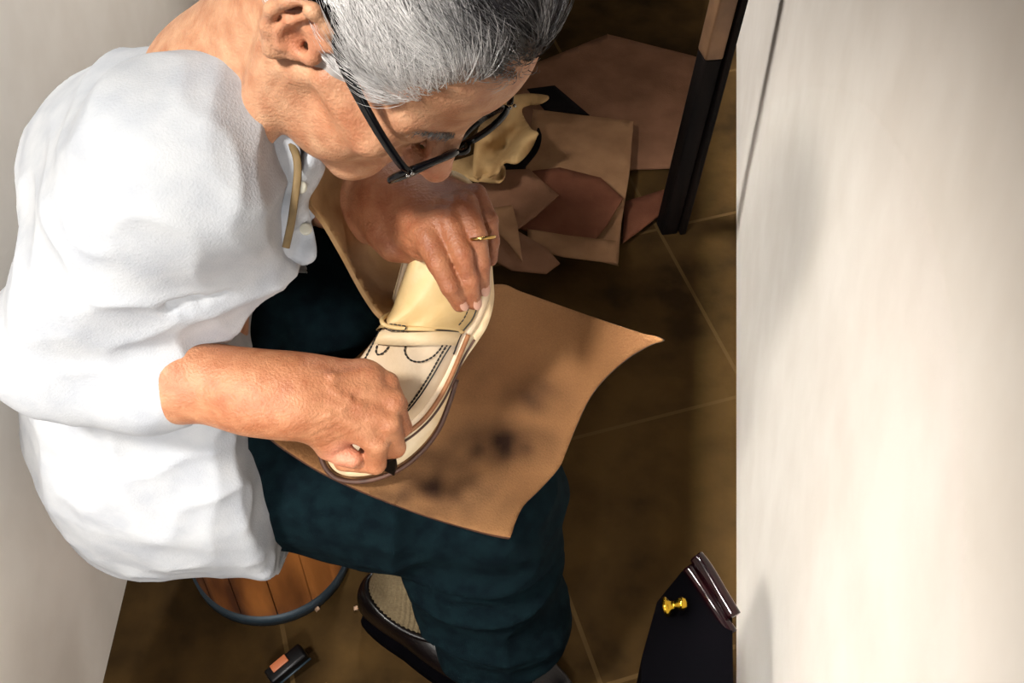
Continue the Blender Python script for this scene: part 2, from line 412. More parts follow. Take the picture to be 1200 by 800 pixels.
for a_, b_, rr in [((352, 446), (426, 437, .985), .0125), ((352, 455), (424, 455, .978), .0135), ((352, 464), (422, 476, .975), .0135), ((352, 474), (416, 496, .977), .013)]:
    S.chain([P(*a_, .947), P((a_[0]+b_[0])/2, (a_[1]+b_[1])/2, .9515), P(b_[0], b_[1], b_[2]-rr+.0006)], [.0018, .0020, .0030], .006)
S.chain([P(330, 470, .939), P(362, 480, .9465), P(385, 470, .952), P(402, 480, .955)], [.0018]*4, .004)
S.chain([P(340, 448, .942), P(370, 444, .9475), P(396, 462, .952), P(410, 466, .956)], [.0018]*4, .004)
# far hand: back of the hand, fingers over the quarter of the shoe
hand_chain([(345, 214, 1.36), (425, 236, 1.10), (462, 245, 1.045)], [.042, .036, .031], .02)
S.cone(P(455, 232, 1.045), P(505, 272, 1.0), .026, .0185, .02)
S.cone(P(462, 222, 1.045), P(528, 248, 1.005), .022, .016, .02)
S.cone(P(475, 215, 1.05), P(547, 235, 1.02), .021, .014, .02)
S.cone(P(465, 262, 1.045), P(497, 285, 1.01), .020, .015, .02)
hand_chain([(500, 276, .994), (514, 308, .980), (528, 336, .986), (539, 356, .999)], [.0145, .0098, .0086, .0074], .003)
hand_chain([(524, 258, .994), (541, 296, .980), (550, 328, .990), (555, 354, 1.004)], [.0135, .0094, .0082, .0070], .003)
hand_chain([(544, 240, 1.000), (559, 277, .987), (564, 308, .996), (565, 338, 1.010)], [.0125, .0090, .0078, .0068], .003)
hand_chain([(557, 228, 1.018), (573, 258, 1.006), (576, 282, 1.012), (575, 304, 1.020)], [.0105, .0080, .0070, .0062], .003)
def tendon(a, mcps, r_=.0022):
    for i_, (x, y, d_, rr) in enumerate(mcps):
        sx = a[0]+a[3]*i_; sy_ = a[1]+a[4]*i_
        S.cone(P(sx, sy_, a[2]), P(x, y, d_-rr+.0008), r_, r_*1.2, .006)
tendon((472, 262, 1.012, 4, -10), [(500, 276, .994, .0145), (524, 258, .994, .0135), (544, 240, 1.0, .0125), (557, 228, 1.018, .0105)])
S.chain([P(478, 232, 1.013), P(500, 240, .998), P(520, 236, .993), P(534, 244, .990)], [.0018]*4, .004)
S.chain([P(476, 252, 1.010), P(492, 256, .994), P(512, 248, .988)], [.0018]*3, .004)
hand_chain([(450, 240, 1.05), (452, 272, 1.035), (462, 288, 1.03), (482, 296, 1.03)], [.020, .0155, .012, .0095], .01)
# legs under the trousers
HPR = P(190, 535, 1.32); KNR = P(572, 588, 1.29); ANR = G(515, 728, .12)
S.cone(PV, HPR, .10, .085, .04); S.cone(HPR, KNR, .07, .052, .03); S.cone(KNR, ANR, .046, .018, .02)
HPL = P(230, 400, 1.42); KNL = P(560, 445, 1.46); ANL = G(560, 410, .11)
S.cone(PV, HPL, .10, .085, .04); S.cone(HPL, KNL, .08, .055, .03); S.cone(KNL, ANL, .05, .035, .02)
S.cone(ANR, G(515, 738, .06), .018, .012, .02); S.cone(ANL, G(630, 440, .04), .030, .018, .02)
lo, hi = bounds(S)
bv, bq = polygonise(S, lo, hi, .0022)
bn = vnormals(bv, bq)
def crease(c, d, rad, fr, amp):
    global bv
    c = P(*c); d = unit(P(*d)-c); q = bv-c; s_ = q@d; wt = np.clip(1-np.linalg.norm(q, axis=1)/rad, 0, 1)
    wt = wt*wt*(3-2*wt); ph = s_*fr+1.2*vnoise(bv, 160, 5)
    bv = bv-bn*(amp*wt*np.clip(np.sin(ph), -.2, 1)**2)[:, None]
for a_, b_ in [((514, 308, .972), (528, 336, .978)), ((541, 296, .972), (550, 328, .980)), ((559, 277, .980), (564, 308, .990)), ((573, 258, 1.0), (576, 282, 1.006)), ((528, 336, .979), (539, 356, .99)), ((550, 328, .983), (555, 354, .996)), ((564, 308, .99), (565, 338, 1.0))]: crease(a_, b_, .013, 2300, .0010)
for a_, b_ in [((454, 449, .982), (466, 474, 1.01)), ((460, 470, .976), (470, 500, 1.0)), ((455, 495, .974), (463, 524, 1.0)), ((441, 519, .976), (440, 543, .996))]: crease(a_, b_, .014, 2000, .0010)
crease((385, 500, .955), (400, 530, .96), .035, 900, .0012); crease((480, 286, 1.0), (500, 250, 1.0), .03, 900, .0012)
bl_ = (bv-Hc)@HR.T
def hcrease(c, d, rad, fr, amp):
    global bv
    q = bl_-np.array(c); s_ = q@unit(d); wt = np.clip(1-np.linalg.norm(q*np.array((1, .55, 1)), axis=1)/rad, 0, 1); wt = wt*wt*(3-2*wt)
    bv = bv-bn*(amp*wt*np.clip(np.sin(s_*fr+1.4*vnoise(bl_, 22, 8)), -.1, 1)**2)[:, None]
hcrease((.088, -.01, .045), (0, .0, 1), .042, 480, .0008)       # brow furrows
hcrease((.066, -.055, .0), (0, .3, 1), .026, 900, .0010)        # crow's feet
hcrease((.075, -.035, -.018), (.2, 0, 1), .018, 1000, .0009)
hcrease((.0, -.06, -.055), (1, 0, .4), .035, 300, .0012)         # folds below the ear
hcrease((.05, -.055, -.06), (.8, 0, -.3), .03, 450, .0004)
body = mesh_obj('body', bv, bq, M['skin'], person)
def near(v, c, r): return np.clip(1-np.linalg.norm(v-np.asarray(c), axis=1)/r, 0, 1)[:, None]
tint = np.ones((len(bv), 3))
def blend(c, r, col, pw=1.):
    global tint
    wt = np.clip(near(bv, c, r)*2, 0, 1)**pw; tint = tint*(1-wt)+np.array(col)*wt
blend(P(390, 470, .98), .20, (.80, .64, .54)); blend(P(510, 270, 1.0), .17, (.60, .44, .36))  # far hand: tan skin plus some shade put into the tint
blend(hp(-.01, -.085, 0), .03, (1.0, .82, .78)); blend(hp(.12, 0, -.037), .03, (1.02, .84, .80)); blend(P(402, 530, .985), .022, (1.06, .82, .86))
blend(hp(.05, -.06, -.03), .035, (1.0, .86, .80))
for q in [(545, 300, .98), (556, 330, .99), (520, 315, .985)]: blend(P(*q), .012, (.74, .52, .44))
color_attr(body, 'tint', tint*(1+.05*vnoise(bv, 30, 3)[:, None]))

# --- nails
def nail(c, d, n, w_=.0048, l_=.0062):
    c = P(*c) if len(c) == 3 and c[0] > 5 else c
    d = unit(d); n = unit(np.asarray(n)-d*np.dot(n, d)); b = np.cross(n, d); v = []; f = []
    for i in range(7):
        for j in range(7):
            a = -1+i/3; e = -1+j/3; rr = max(1, math.hypot(a, e)/1.0) if True else 1
            x, y = a/rr, e/rr
            v.append(c+d*x*l_+b*y*w_+n*(.0012-.0014*y*y-.0006*x*x))
    for i in range(6):
        for j in range(6): f.append((i*7+j, (i+1)*7+j, (i+1)*7+j+1, i*7+j+1))
    return mesh_obj('fingernail', v, f, M['nail'], body)
cam_n = -CW
for a, b_, r in [((528, 336, .986), (539, 356, .999), .0076), ((550, 328, .990), (555, 354, 1.004), .0072), ((564, 308, .996), (565, 338, 1.010), .0070)]:
    pa, pb = P(*a), P(*b_); d = unit(pb-pa); n = unit(cam_n*.8+CX*.5-d*np.dot(cam_n*.8+CX*.5, d)); nail(pb+n*(r-.0012)-d*.001, d, n)

# --- hair: a fitted mass plus combed strands
def hair_mask(l):      # l local head coordinates; >0 where hair grows
    x, y, z = l[:, 0], np.abs(l[:, 1]), l[:, 2]
    sy = np.clip((y-.03)/.03, 0, 1); sy = sy*sy*(3-2*sy)
    wob = .0035*vnoise(l, 120, 31)+.003*vnoise(l, 45, 33)
    front = .074-.25*np.clip(y-.02, 0, 1)-(.072-np.clip(z, -.1, .072))*(.75*(1-sy)+.12*sy)+wob
    m1 = np.minimum(front-x, z-(.006+(.75*(1-sy)+.12*sy)*(x+.01)*(x > -.01))+wob)
    side = np.minimum(np.minimum(.036-x, x-.003), np.minimum(z+.030, .02-z))*1.0   # sideburn
    side = np.minimum(side, y-.05)
    back = np.minimum(-.022-x, z+.055)
    m = np.maximum(np.maximum(m1, side), back)
    return m
SH = SDF()
SH.ell(hp(-.020, 0, .044), (.102, .0805, .085), HR, .01); SH.ell(hp(.028, 0, .043), (.062, .069, .061), HR, .02); SH.ell(hp(-.01, 0, -.01), (.082, .072, .06), HR, .02)
class HairF:
    def __call__(s, p, cull=None):
        l = (p-Hc)@HR.T
        m_ = hair_mask(l); d = SH(p)+.0050*(1-np.clip(m_/.018, 0, 1))**1.5-.0025+.0024*vnoise(l*np.array((.35, 1, 1)), 90, 5)+.001
        return np.maximum(d, -m_*.8)
lo, hi = bounds(SH, .03)
hv, hq = polygonise(HairF(), lo, hi, .0022)
def hair_colour(l, rnd):
    x, y, z = l[:, 0], l[:, 1], l[:, 2]
    up = np.clip((z-.043+.55*y+.25*x)/.06, 0, 1)           # white at the near temple, dark on the crown
    streak = vnoise(np.stack([x*.25, y, z], 1), 130, 9)
    t = np.clip(up+.28*streak+rnd*.25, 0, 1)[:, None]
    return np.array((1.25, 1.22, 1.22))*(1-t)+np.array((.030, .027, .032))*t
hair = mesh_obj('hair', hv, hq, M['hair'], person)
hl = (hv-Hc)@HR.T
hm_ = (np.clip(hair_mask(hl)/.015, 0, 1)**.8)[:, None]; color_attr(hair, 'tint', hair_colour(hl, 0)*.45*hm_+np.array((.62, .40, .29))*(1-hm_))
hn = vnormals(hv, hq)
outer = np.where((((hv-Hc)*hn).sum(1) > 0) & (hair_mask(hl) > .0))[0]
pick = np.random.choice(outer, 22000)
sv = []; sf = []; scol = []
def comb(l):            # local combing direction: back from the brow, sweeping down behind the ear
    x, y, z = l
    sgn = -1 if y < .015 else 1
    d = np.array((-.8, sgn*.25, .25 if x > .03 else -.25-.3*(x < -.03)))
    if abs(y) > .055: d = np.array((-.85, 0, .15-.5*(x < 0)))
    if z < .0 and x > -.004: d = np.array((-.15, 0, -.8))
    return d
rc = hair_colour(hl[pick]*1.0, np.random.uniform(-1, 1, len(pick)))
for n_, i in enumerate(pick):
    l = hl[i].copy(); nl = HR@hn[i]; L_ = random.uniform(.016, .042); 
    if l[2] < .0 and l[0] > -.004: L_ = .010
    seg = 5; pts = []; pos = l.copy()-nl*.0006; lift = .42*max(0, 1-hair_mask(hl[i:i+1])[0]/.022)*(1. if l[2] > .022 else .1); ph = random.uniform(0, 6.28); cu = random.uniform(.0, .3); jit = np.random.normal(0, .16, 3)
    wv = vnoise(np.array([l]), 35, 11)[0]
    dirv = unit(comb(l)+jit+np.array((0, wv*.5, wv*.35)))
    c0 = np.array((-.018, 0, .04)); rad = np.array((.106, .086, .090))
    for s_ in range(seg+1):
        pts.append(pos.copy()); t = s_/seg
        nn = unit((pos-c0)/rad**2); dd = unit(dirv-nn*np.dot(dirv, nn)+nn*(lift*(1-.6*t)+.16-.22*t+.20*cu*math.sin(ph+t*4)))
        pos = pos+dd*L_/seg
    wpts = [hp(*q) for q in pts]; r0 = random.uniform(.00024, .00046)
    v_, f_ = tube(wpts, [r0*(1-.8*k/seg) for k in range(seg+1)], 3, caps=False)
    b0 = len(sv); sv += v_; sf += [tuple(q+b0 for q in ff) for ff in f_]; scol += [rc[n_]]*len(v_)
st = mesh_obj('hair_strands', np.array(sv), sf, M['hair'], hair)
color_attr(st, 'tint', np.array(scol))
# eyebrows
for s in (-1, 1):
    ev = []; ef = []
    for k in range(260):
        t = random.random(); y = s*(.014+.034*t); x = .0925-.018*t**1.8+random.uniform(-.002, .002); z = .010+.005*math.sin(t*2.6)+random.uniform(-.003, .003)
        a = hp(x, y, z); b_ = hp(x+random.uniform(-.001, .003), y+s*random.uniform(.003, .009), z+random.uniform(-.002, .004))
        v_, f_ = tube([a, (a+b_)/2+_F*.0008, b_], [.0002, .00018, .00006], 3, caps=False); b0 = len(ev); ev += v_; ef += [tuple(q+b0 for q in ff) for ff in f_]
    eb = mesh_obj('eyebrow', np.array(ev), ef, M['hair'], person); color_attr(eb, 'tint', np.full((len(ev), 3), .22))

# --- glasses
gl = MB(); XF = .106; ZC = -.010
def rim(s):
    pts = []
    for k in range(28):
        a = 2*math.pi*k/28; c, s_ = math.cos(a), math.sin(a); e = 2.6
        yy = .026*np.sign(c)*abs(c)**(2/e); zz = .0205*np.sign(s_)*abs(s_)**(2/e)
        y = s*.0345+yy; pts.append(hp(XF-.9*y*y*2.2, y, ZC+zz))
    return pts
for s in (-1, 1): gl.add(*tube(rim(s), .0023, 8, closed=True, sx=1.2, sy=.9))
gl.add(*tube(catmull([hp(XF, -.0095, ZC+.006), hp(XF+.004, 0, ZC+.010), hp(XF, .0095, ZC+.006)], 5), .0024, 8))
glasses = gl.build('glasses', M['acetate'], person)
for s in (-1, 1):
    pts = rim(s); c = sum(pts)/len(pts); v_ = [c]+pts; f_ = [(0, 1+i, 1+(i+1) % 28) for i in range(28)]
    v2 = [p-_F*.0015 for p in v_]; n_ = len(v_)
    mesh_obj('lens', v_+v2, f_+[(a+n_, c_+n_, b+n_) for a, b, c_ in f_], M['lens'], glasses)
    hx = XF-.9*.0605**2*2.2
    tp = [(hx, s*.062, .004), (hx-.008, s*.067, .005), (.06, s*.0745, .010), (.02, s*.0800, .018), (.002, s*.0825, .028), (-.014, s*.0845, .036), (-.028, s*.084, .028)]
    tpp = catmull([hp(*q) for q in tp], 6)
    mesh_obj('temple_arm', *tube(tpp, [.0021+.0012*min(1, i/22) for i in range(len(tpp))], 8, sx=1.5, sy=.85, up=_U), M['acetate'], glasses)
    hb = MB()
    for dz in (-.0015, .0035): hb.add(*lathe(hp(hx+.002, s*.0625, .003+dz), _F*.7+_L*s*.7, [(0, .0013), (.0012, .0014), (.002, .0008)], 10))
    hb.build('hinge', M['steel'], glasses)

# --- shirt
def fold(v, n, amp, sc_, seed=0, aniso=(1, 1, 1)):
    q = v*np.array(aniso); r = (1-np.abs(vnoise(q, sc_, seed)))**2*amp+(1-np.abs(vnoise(q, sc_*2.1, seed+1)))**2*amp*.4-amp*.6
    return v+n*r[:, None]
ST = SDF(); HPR_ = P(190, 535, 1.30)
ST.cone(P(292, 176, .90), CH, .078, .122, .05); ST.cone(CH, P(205, 400, 1.18), .122, .14, .05); ST.cone(P(205, 400, 1.18), PV, .14, .168, .04); ST.cone(PV, HPR_, .16, .118, .04); ST.cone(HPR_, P(330, 565, 1.29), .118, .104, .04)
ST.cone(P(292, 196, .92), P(300, 262, 1.03), .062, .052, .03)
ST.cone(CH, SHR, .10, .072, .05); ST.cone(SHR, P(118, 335, .94), .066, .062, .03); ST.cone(P(118, 335, .94), ELR, .062, .060, .02); ST.cone(ELR, P(168, 432, .978), .060, .054, .02)
ST.cone(P(280, 150, 1.04), SHL, .06, .056, .04); ST.cone(SHL, ELL, .056, .05, .03)
cutn = -unit(hp(0, 0, 0)-NB); 
class ShirtF:
    def __call__(s, p, cull=None):
        d = ST(p, cull)
        dn = 1.0
        nk = (p-P(345, 118, .84))@unit(hp(-.03, 0, -.03)-NB)       # neck opening
        sl = (p-P(225, 448, .972))@unit(WRR-ELR)                    # cuff end of the near sleeve
        near_sl = np.linalg.norm(p-P(245, 448, .972), axis=1) < .12
        d = np.maximum(d, nk)
        d = np.where(near_sl & (np.linalg.norm(p-CH, axis=1) > .15), np.maximum(d, sl), d)
        xc = np.interp(p[:, 2], [.80, .90], [-.262, -.178])+.004*np.sin(p[:, 1]*40)
        return np.maximum(d, np.where(p[:, 1] < 9, p[:, 0]-xc, -1)*np.where(np.linalg.norm(p-SHL, axis=1) < .2, 0, 1)-np.where(np.linalg.norm(p-SHL, axis=1) < .2, 1, 0))
lo, hi = bounds(ST)
v_, q_ = polygonise(ShirtF(), lo, hi, .004); v_ = fold(v_, vnormals(v_, q_), .012, 11, 2, (1, .6, 1))
shirt = mesh_obj('shirt', v_, q_, M['shirt'], person)
def sheet(name, outline, depth, m, parent=None, thick=.002, step=9, pix=True, stain=None, over=None, edge_mat=None):
    """a thin sheet: outline in photo positions, depth(px,py) gives how far each point stands"""
    ol = catmull([np.array((*q, 0.)) for q in outline], 6, closed=True) if len(outline) > 2 and pix else outline
    ol = [(float(q[0]), float(q[1])) for q in ol]
    xs = [q[0] for q in ol]; ys = [q[1] for q in ol]
    def inside(x, y):
        c = False; j = len(ol)-1
        for i in range(len(ol)):
            if (ol[i][1] > y) != (ol[j][1] > y) and x < (ol[j][0]-ol[i][0])*(y-ol[i][1])/(ol[j][1]-ol[i][1])+ol[i][0]: c = not c
            j = i
        return c
    OA = np.array(ol); pts = list(ol)
    for x in np.arange(min(xs), max(xs), step):
        for y in np.arange(min(ys), max(ys), step):
            if inside(x, y) and np.min((OA[:, 0]-x)**2+(OA[:, 1]-y)**2) > (step*.5)**2: pts.append((x+random.uniform(-1, 1)*step*.1, y))
    n = len(ol); r = delaunay_2d_cdt([Vector(p) for p in pts], [(i, (i+1) % n) for i in range(n)], [], 1, 1e-4)
    vv = [tuple(p) for p in r[0]]; ff = [tuple(f) for f in r[2]]
    W = np.array([P(x, y, depth(x, y)) for x, y in vv])
    if over is not None:
        ray = np.array([P(x, y, 1.)-P(0, 0, 0) for x, y in vv])
        for _ in range(12): W = W-ray*np.maximum(0, .007-over(W))[:, None]
    fa = np.array(ff); nr = np.zeros_like(W); fn = np.cross(W[fa[:, 1]]-W[fa[:, 0]], W[fa[:, 2]]-W[fa[:, 0]])
    for k in range(3): np.add.at(nr, fa[:, k], fn)
    nr /= np.linalg.norm(nr, axis=1)[:, None]+1e-12
    if (nr@CW).mean() > 0: nr = -nr; ff = [t[::-1] for t in ff]
    B_ = W-nr*thick; N_ = len(W); faces = ff+[tuple(i+N_ for i in t[::-1]) for t in ff]
    cnt = {}
    for t in ff:
        for i in range(3): cnt[(t[i], t[(i+1) % 3])] = 1
    rimf = [(b, a, a+N_, b+N_) for a, b in cnt if (b, a) not in cnt]; nb = len(faces)
    o = mesh_obj(name, np.vstack([W, B_]), faces+rimf, [m]+([edge_mat] if edge_mat else []), parent)
    if edge_mat:
        for i in range(nb, nb+len(rimf)): o.data.polygons[i].material_index = 1
    for i in range(nb, nb+len(rimf)): o.data.polygons[i].use_smooth = False
    if stain is not None:
        s_ = np.array([stain(x, y) for x, y in vv]); float_attr(o, 'stain', np.concatenate([s_, s_]))
    return o
def rbf(ctrl, eps=130.):
    c = np.array(ctrl, float); X = c[:, :2]; n = len(c)
    phi = lambda r: r*r*np.log(r+1e-6)/1e4
    A = np.zeros((n+3, n+3)); A[:n, :n] = phi(np.linalg.norm(X[:, None]-X[None], axis=2)); A[:n, n] = 1; A[:n, n+1:] = X/500; A[n, :n] = 1; A[n+1:, :n] = (X/500).T
    w_ = np.linalg.solve(A, np.concatenate([c[:, 2], np.zeros(3)]))
    return lambda x, y: float(phi(np.hypot(X[:, 0]-x, X[:, 1]-y))@w_[:n]+w_[n]+w_[n+1]*x/500+w_[n+2]*y/500)
# shirt front hanging open, its collar, apron strap and buttons
sf_d = rbf([(300, 160, .85), (350, 165, .855), (380, 190, .87), (300, 230, .88), (340, 235, .875), (372, 235, .895), (330, 280, .90), (368, 300, .92), (340, 312, .925), (300, 320, .93), (355, 270, .905)])
front = sheet('shirt_front', [(270, 150), (338, 160), (362, 172), (381, 192), (374, 214), (362, 236), (365, 262), (371, 300), (356, 311), (340, 307), (300, 318), (262, 330), (250, 250)], lambda x, y: sf_d(x, y)+.004*math.sin(x*.16+y*.05)+.003*math.sin(y*.12), M['shirt'], person, .0012, 5)
sheet('collar', [(318, 140), (340, 160), (352, 176), (349, 196), (340, 214), (322, 190)], lambda x, y: sf_d(x, y)-.008, M['shirt'], person, .0015, 5)
strap = MB().add(*tube(catmull([P(330, 150, .842), P(345, 176, .850), P(349, 200, .853), P(345, 235, .858), P(341, 262, .868), P(335, 290, .88)], 6), .0030, 8, sx=.3, sy=1.0, up=-CW)).build('apron_strap', mat('olive_strap', (120, 98, 60), (146, 120, 78), .7, 60), person)
for bx, by in [(352, 219), (358, 268)]:
    mesh_obj('button', *lathe(P(bx, by, sf_d(bx, by)-.0045), CW, [(0, .003), (.0004, .0048), (.0018, .005), (.0024, .004)], 18), M['button'], front)

# --- trousers
TR = SDF()
TR.cone(P(215, 455, 1.25), PV, .125, .132, .03); TR.cone(PV, HPR, .125, .095, .05); TR.cone(HPR, P(410, 572, 1.27), .095, .074, .04); TR.cone(P(410, 572, 1.27), P(568, 592, 1.285), .074, .078, .04)
TR.cone(PV, HPL, .125, .115, .05); TR.cone(P(240, 330, 1.30), P(400, 330, 1.33), .12, .10, .05); TR.cone(HPL, KNL, .118, .088, .05); TR.cone(P(400, 330, 1.33), KNL, .10, .088, .05)
TR.cone(P(568, 592, 1.285), P(578, 668, 1.41), .080, .080, .03); TR.cone(P(578, 668, 1.41), P(590, 735, 1.50), .080, .078, .03)
TR.cone(P(540, 640, 1.36), P(560, 720, 1.48), .06, .062, .04)
TR.cone(KNL, G(560, 410, .14), .085, .072, .03)
class TrF:
    def __call__(s, p, cull=None):
        d = TR(p, cull)
        hem = (p-P(545, 745, 1.545))@unit(np.array((-.12, .05, -1.)))
        hemx = np.where(np.linalg.norm(p-P(590, 735, 1.5), axis=1) < .28, hem, -1)
        d = np.maximum(d, hemx); d = np.maximum(d, .10-p[:, 2])
        return d
lo, hi = bounds(TR); v_, q_ = polygonise(TrF(), lo, hi, .004)
nn_ = vnormals(v_, q_); v_ = fold(v_, nn_, .019, 7.5, 21, (.8, .8, 1.6))
trousers = mesh_obj('trousers', v_, q_, M['trousers'], person)

# --- sock and shoes being worn
def shoe_worn(heel, toe, wid, parent, name='worn_shoe'):
    h_, t_ = np.asarray(heel), np.asarray(toe); ax = unit(np.array((t_-h_)[:3])*np.array((1, 1, 0))); ay = np.cross((0, 0, 1), ax); L_ = np.linalg.norm((t_-h_)[:2])
    def sp(x, y, z): return np.array((h_[0], h_[1], 0))+ax*x*L_+ay*y*wid+np.array((0, 0, z))
    v = []; f = []; ns = 28; seg = 28
    prof = lambda x: (math.sin(math.pi*min(1, max(0, (x*.93+.035)))**.9)**.42)*(.80+.28*math.sin(max(0, x-.25)*math.pi/.9))
    for i in range(ns+1):
        x = i/ns; wd = prof(x)*.5; ht = .085-.0*x if x < .22 else .085-.045*min(1, (x-.22)/.55); ht *= max(.35, math.sin(math.pi*min(1, (1-x)*2.6+.0)/2)) if x > .6 else 1
        for k in range(seg):
            a = 2*math.pi*k/seg; c_, s_ = math.cos(a), math.sin(a)
            yy = np.sign(c_)*abs(c_)**.75*wd; zz = .016+ht*.5+np.sign(s_)*abs(s_)**.8*ht*.5
            v.append(sp(x, yy, zz))
    for i in range(ns):
        for k in range(seg): f.append((i*seg+k, (i+1)*seg+k, (i+1)*seg+(k+1) % seg, i*seg+(k+1) % seg))
    f.append(tuple(range(seg))); f.append(tuple(ns*seg+k for k in range(seg))[::-1])
    up = mesh_obj(name, v, f, M['blackleather'], parent)
    ol = [(x, prof(x)*.54) for x in np.linspace(0, 1, 24)]; ring = [(-.012, 0)]+ol+[(1.015, 0)]+[(x, -y) for x, y in ol[::-1]]
    v = [sp(x, y, z) for z in (.001, .016) for x, y in ring]; n = len(ring)
    mesh_obj('sole', v, [tuple(range(n))[::-1], tuple(range(n, 2*n))]+[(i, (i+1) % n, n+(i+1) % n, n+i) for i in range(n)], M['machine'], up, smooth=False)
    # opening lip
    lip = []
    for k in range(36):
        a = 2*math.pi*k/36; lip.append(sp(.27+.235*math.cos(a), .37*math.sin(a), .098-.016*math.cos(a)))
    mesh_obj('shoe_lip', *tube(lip, .005, 8, closed=True), M['blackleather'], up)
    return up, sp, ax, ay
HE = G(430, 708, .03); TO = G(665, 812, .03)
shoe1, sp1, ax1, ay1 = shoe_worn(HE, TO, .108, person)
shoe2, sp2, _, _ = shoe_worn(G(520, 400, .03), G(655, 450, .03), .105, person)
def sock(spf, kx, seg=40):
    v = []; f = []; pr = [(.26, .0, .04, .17, .28), (.26, 0, .10, .215, .345), (.275, 0, .125, .215, .34), (.29, 0, .16, .20, .34), (.31, 0, .22, .18, .34), (.33, 0, .28, .17, .34)]
    for (cx_, cy_, z, rx, ry) in pr:
        for k in range(seg):
            a = 2*math.pi*k/seg; rr = 1+(.03*math.cos(a*56) if z > .09 else 0); v.append(spf(cx_+rx*rr*math.cos(a), cy_+ry*rr*math.sin(a), z))
    for i in range(len(pr)-1):
        for k in range(seg): f.append((i*seg+k, i*seg+(k+1) % seg, (i+1)*seg+(k+1) % seg, (i+1)*seg+k))
    return mesh_obj('sock', v, f, M['sock'], person)
sock(sp1, 0, 336)

# --- apron bib of tan hide
bib_d = rbf([(372, 190, 1.00), (445, 195, 1.12), (365, 240, .985), (400, 240, 1.06), (440, 250, 1.12), (400, 290, 1.03), (440, 300, 1.11), (425, 345, 1.04), (455, 372, 1.05), (480, 330, 1.11), (480, 260, 1.14), (410, 268, 1.065)])
sheet('apron_bib', [(366, 215), (378, 190), (395, 180), (425, 186), (450, 198), (480, 240), (492, 300), (484, 345), (462, 376), (446, 369), (428, 344), (404, 300), (382, 262), (364, 238)], bib_d, M['tanhide'], person, .004, 5)
tk = MB()
for i in range(8):
    t = i/7; x, y = 404+t*34, 186+t*22+3*math.sin(t*3); d_ = bib_d(x, y)-.002
    y += 6; tk.add(*tube([P(x, y, d_), P(x-4.5, y+7, bib_d(x-4.5, y+7)-.002)], .0007, 6))
tk.build('bib_stitches', M['thread'], person)
# wedding ring
rc_ = P(565, 279, .9855); rd_ = unit(P(567, 300, .99)-P(563, 262, .987)); u_ = unit(CX-rd_*np.dot(CX, rd_)); b__ = np.cross(rd_, u_)
mesh_obj('ring', *tube([rc_+(u_*math.cos(a)+b__*math.sin(a))*.0112 for a in np.linspace(0, 2*math.pi, 28)[:-1]], .0012, 8, closed=True, sx=1.3, sy=.8), M['gold'], body)

# ================================================================== brown suede on the lap
lap_d = rbf([(300, 470, 1.135), (337, 530, 1.125), (400, 560, 1.14), (470, 595, 1.145), (597, 628, 1.135), (640, 570, 1.20), (690, 470, 1.25), (777, 399, 1.205), (700, 372, 1.25), (580, 333, 1.29), (460, 400, 1.25), (400, 450, 1.19), (520, 460, 1.215), (600, 450, 1.25), (560, 560, 1.165), (640, 410, 1.265)])
blobs = [(500, 575, 110, 42, .8), (560, 430, 30, 80, .3), (480, 560, 60, 40, .6), (625, 465, 40, 26, .75), (585, 520, 62, 30, .95), (520, 545, 50, 30, .7), (560, 500, 40, 22, .5), (470, 580, 60, 18, .6), (640, 400, 26, 30, -.0), (560, 430, 30, 50, .35), (550, 600, 24, 8, .5), (470, 540, 50, 30, .6)]
def stain(x, y):
    s_ = 0
    for bx, by, rx, ry, a in blobs: s_ = max(s_, a*math.exp(-((x-bx)/rx)**2-((y-by)/ry)**2))
    s_ *= .95+.5*mnoise.noise(Vector((x*.05, y*.05, 0)))
    return min(1, max(0, s_))
lap_sheet = sheet('suede_sheet', [(582, 333), (612, 342), (660, 359), (700, 373), (748, 389), (769, 394), (777, 399), (762, 404), (735, 420), (708, 444), (690, 468), (675, 500), (664, 528), (655, 548), (634, 572), (614, 592), (604, 612), (599, 627), (594, 629), (560, 622), (505, 606), (450, 586), (390, 560), (350, 537), (318, 514), (296, 490), (310, 462), (400, 430), (460, 380), (520, 350)],
    lambda x, y: lap_d(x, y)+.003*mnoise.noise(Vector((x*.015, y*.015, 3))), M['suede'], None, .0035, 6, stain=stain, over=TR, edge_mat=M['edge'])
tag(lap_sheet, 'large brown suede leather piece with dark stains spread over the knee under the cream shoe', 'leather sheet')

# ================================================================== the cream shoe being made
work = empty('cream_shoe', P(480, 400, 1.12)); tag(work, 'unfinished cream leather moccasin shoe with strap and black stitching, held on the lap', 'shoe')
hs, ts = (560, 205, 1.045), (395, 556, 1.115)
def sole_d(x, y):
    t = ((x-560)*(-165)+(y-205)*351)/(165**2+351**2); s_ = ((x-560)*351+(y-205)*165)/388.
    return 1.05+.065*t+.00012*s_
outr = [(526, 201), (545, 208), (561, 225), (572, 250), (575, 285), (578, 325), (579, 352), (572, 380), (560, 400), (546, 420), (534, 442), (524, 470), (512, 498), (494, 522), (470, 542), (440, 555), (412, 558), (392, 551), (381, 532), (380, 505), (392, 470), (412, 435), (436, 402), (452, 375), (462, 340), (476, 290), (492, 240), (508, 212)]
sole = sheet('sole', outr, lambda x, y: sole_d(x, y), M['sole'], work, .010, 8)
# welt line groove between sole and upper, and sole seam stitching
def on_sole(pts, lift): return [P(x, y, sole_d(x, y)-lift) for x, y in pts]
innr = [(548, 222), (560, 240), (567, 270), (569, 310), (568, 345), (558, 372), (546, 392), (535, 416), (522, 444), (508, 468), (490, 490), (466, 508), (440, 520), (415, 522), (398, 512), (396, 488), (408, 455), (428, 422), (448, 396), (462, 372), (470, 340), (484, 290), (502, 245), (524, 224)]
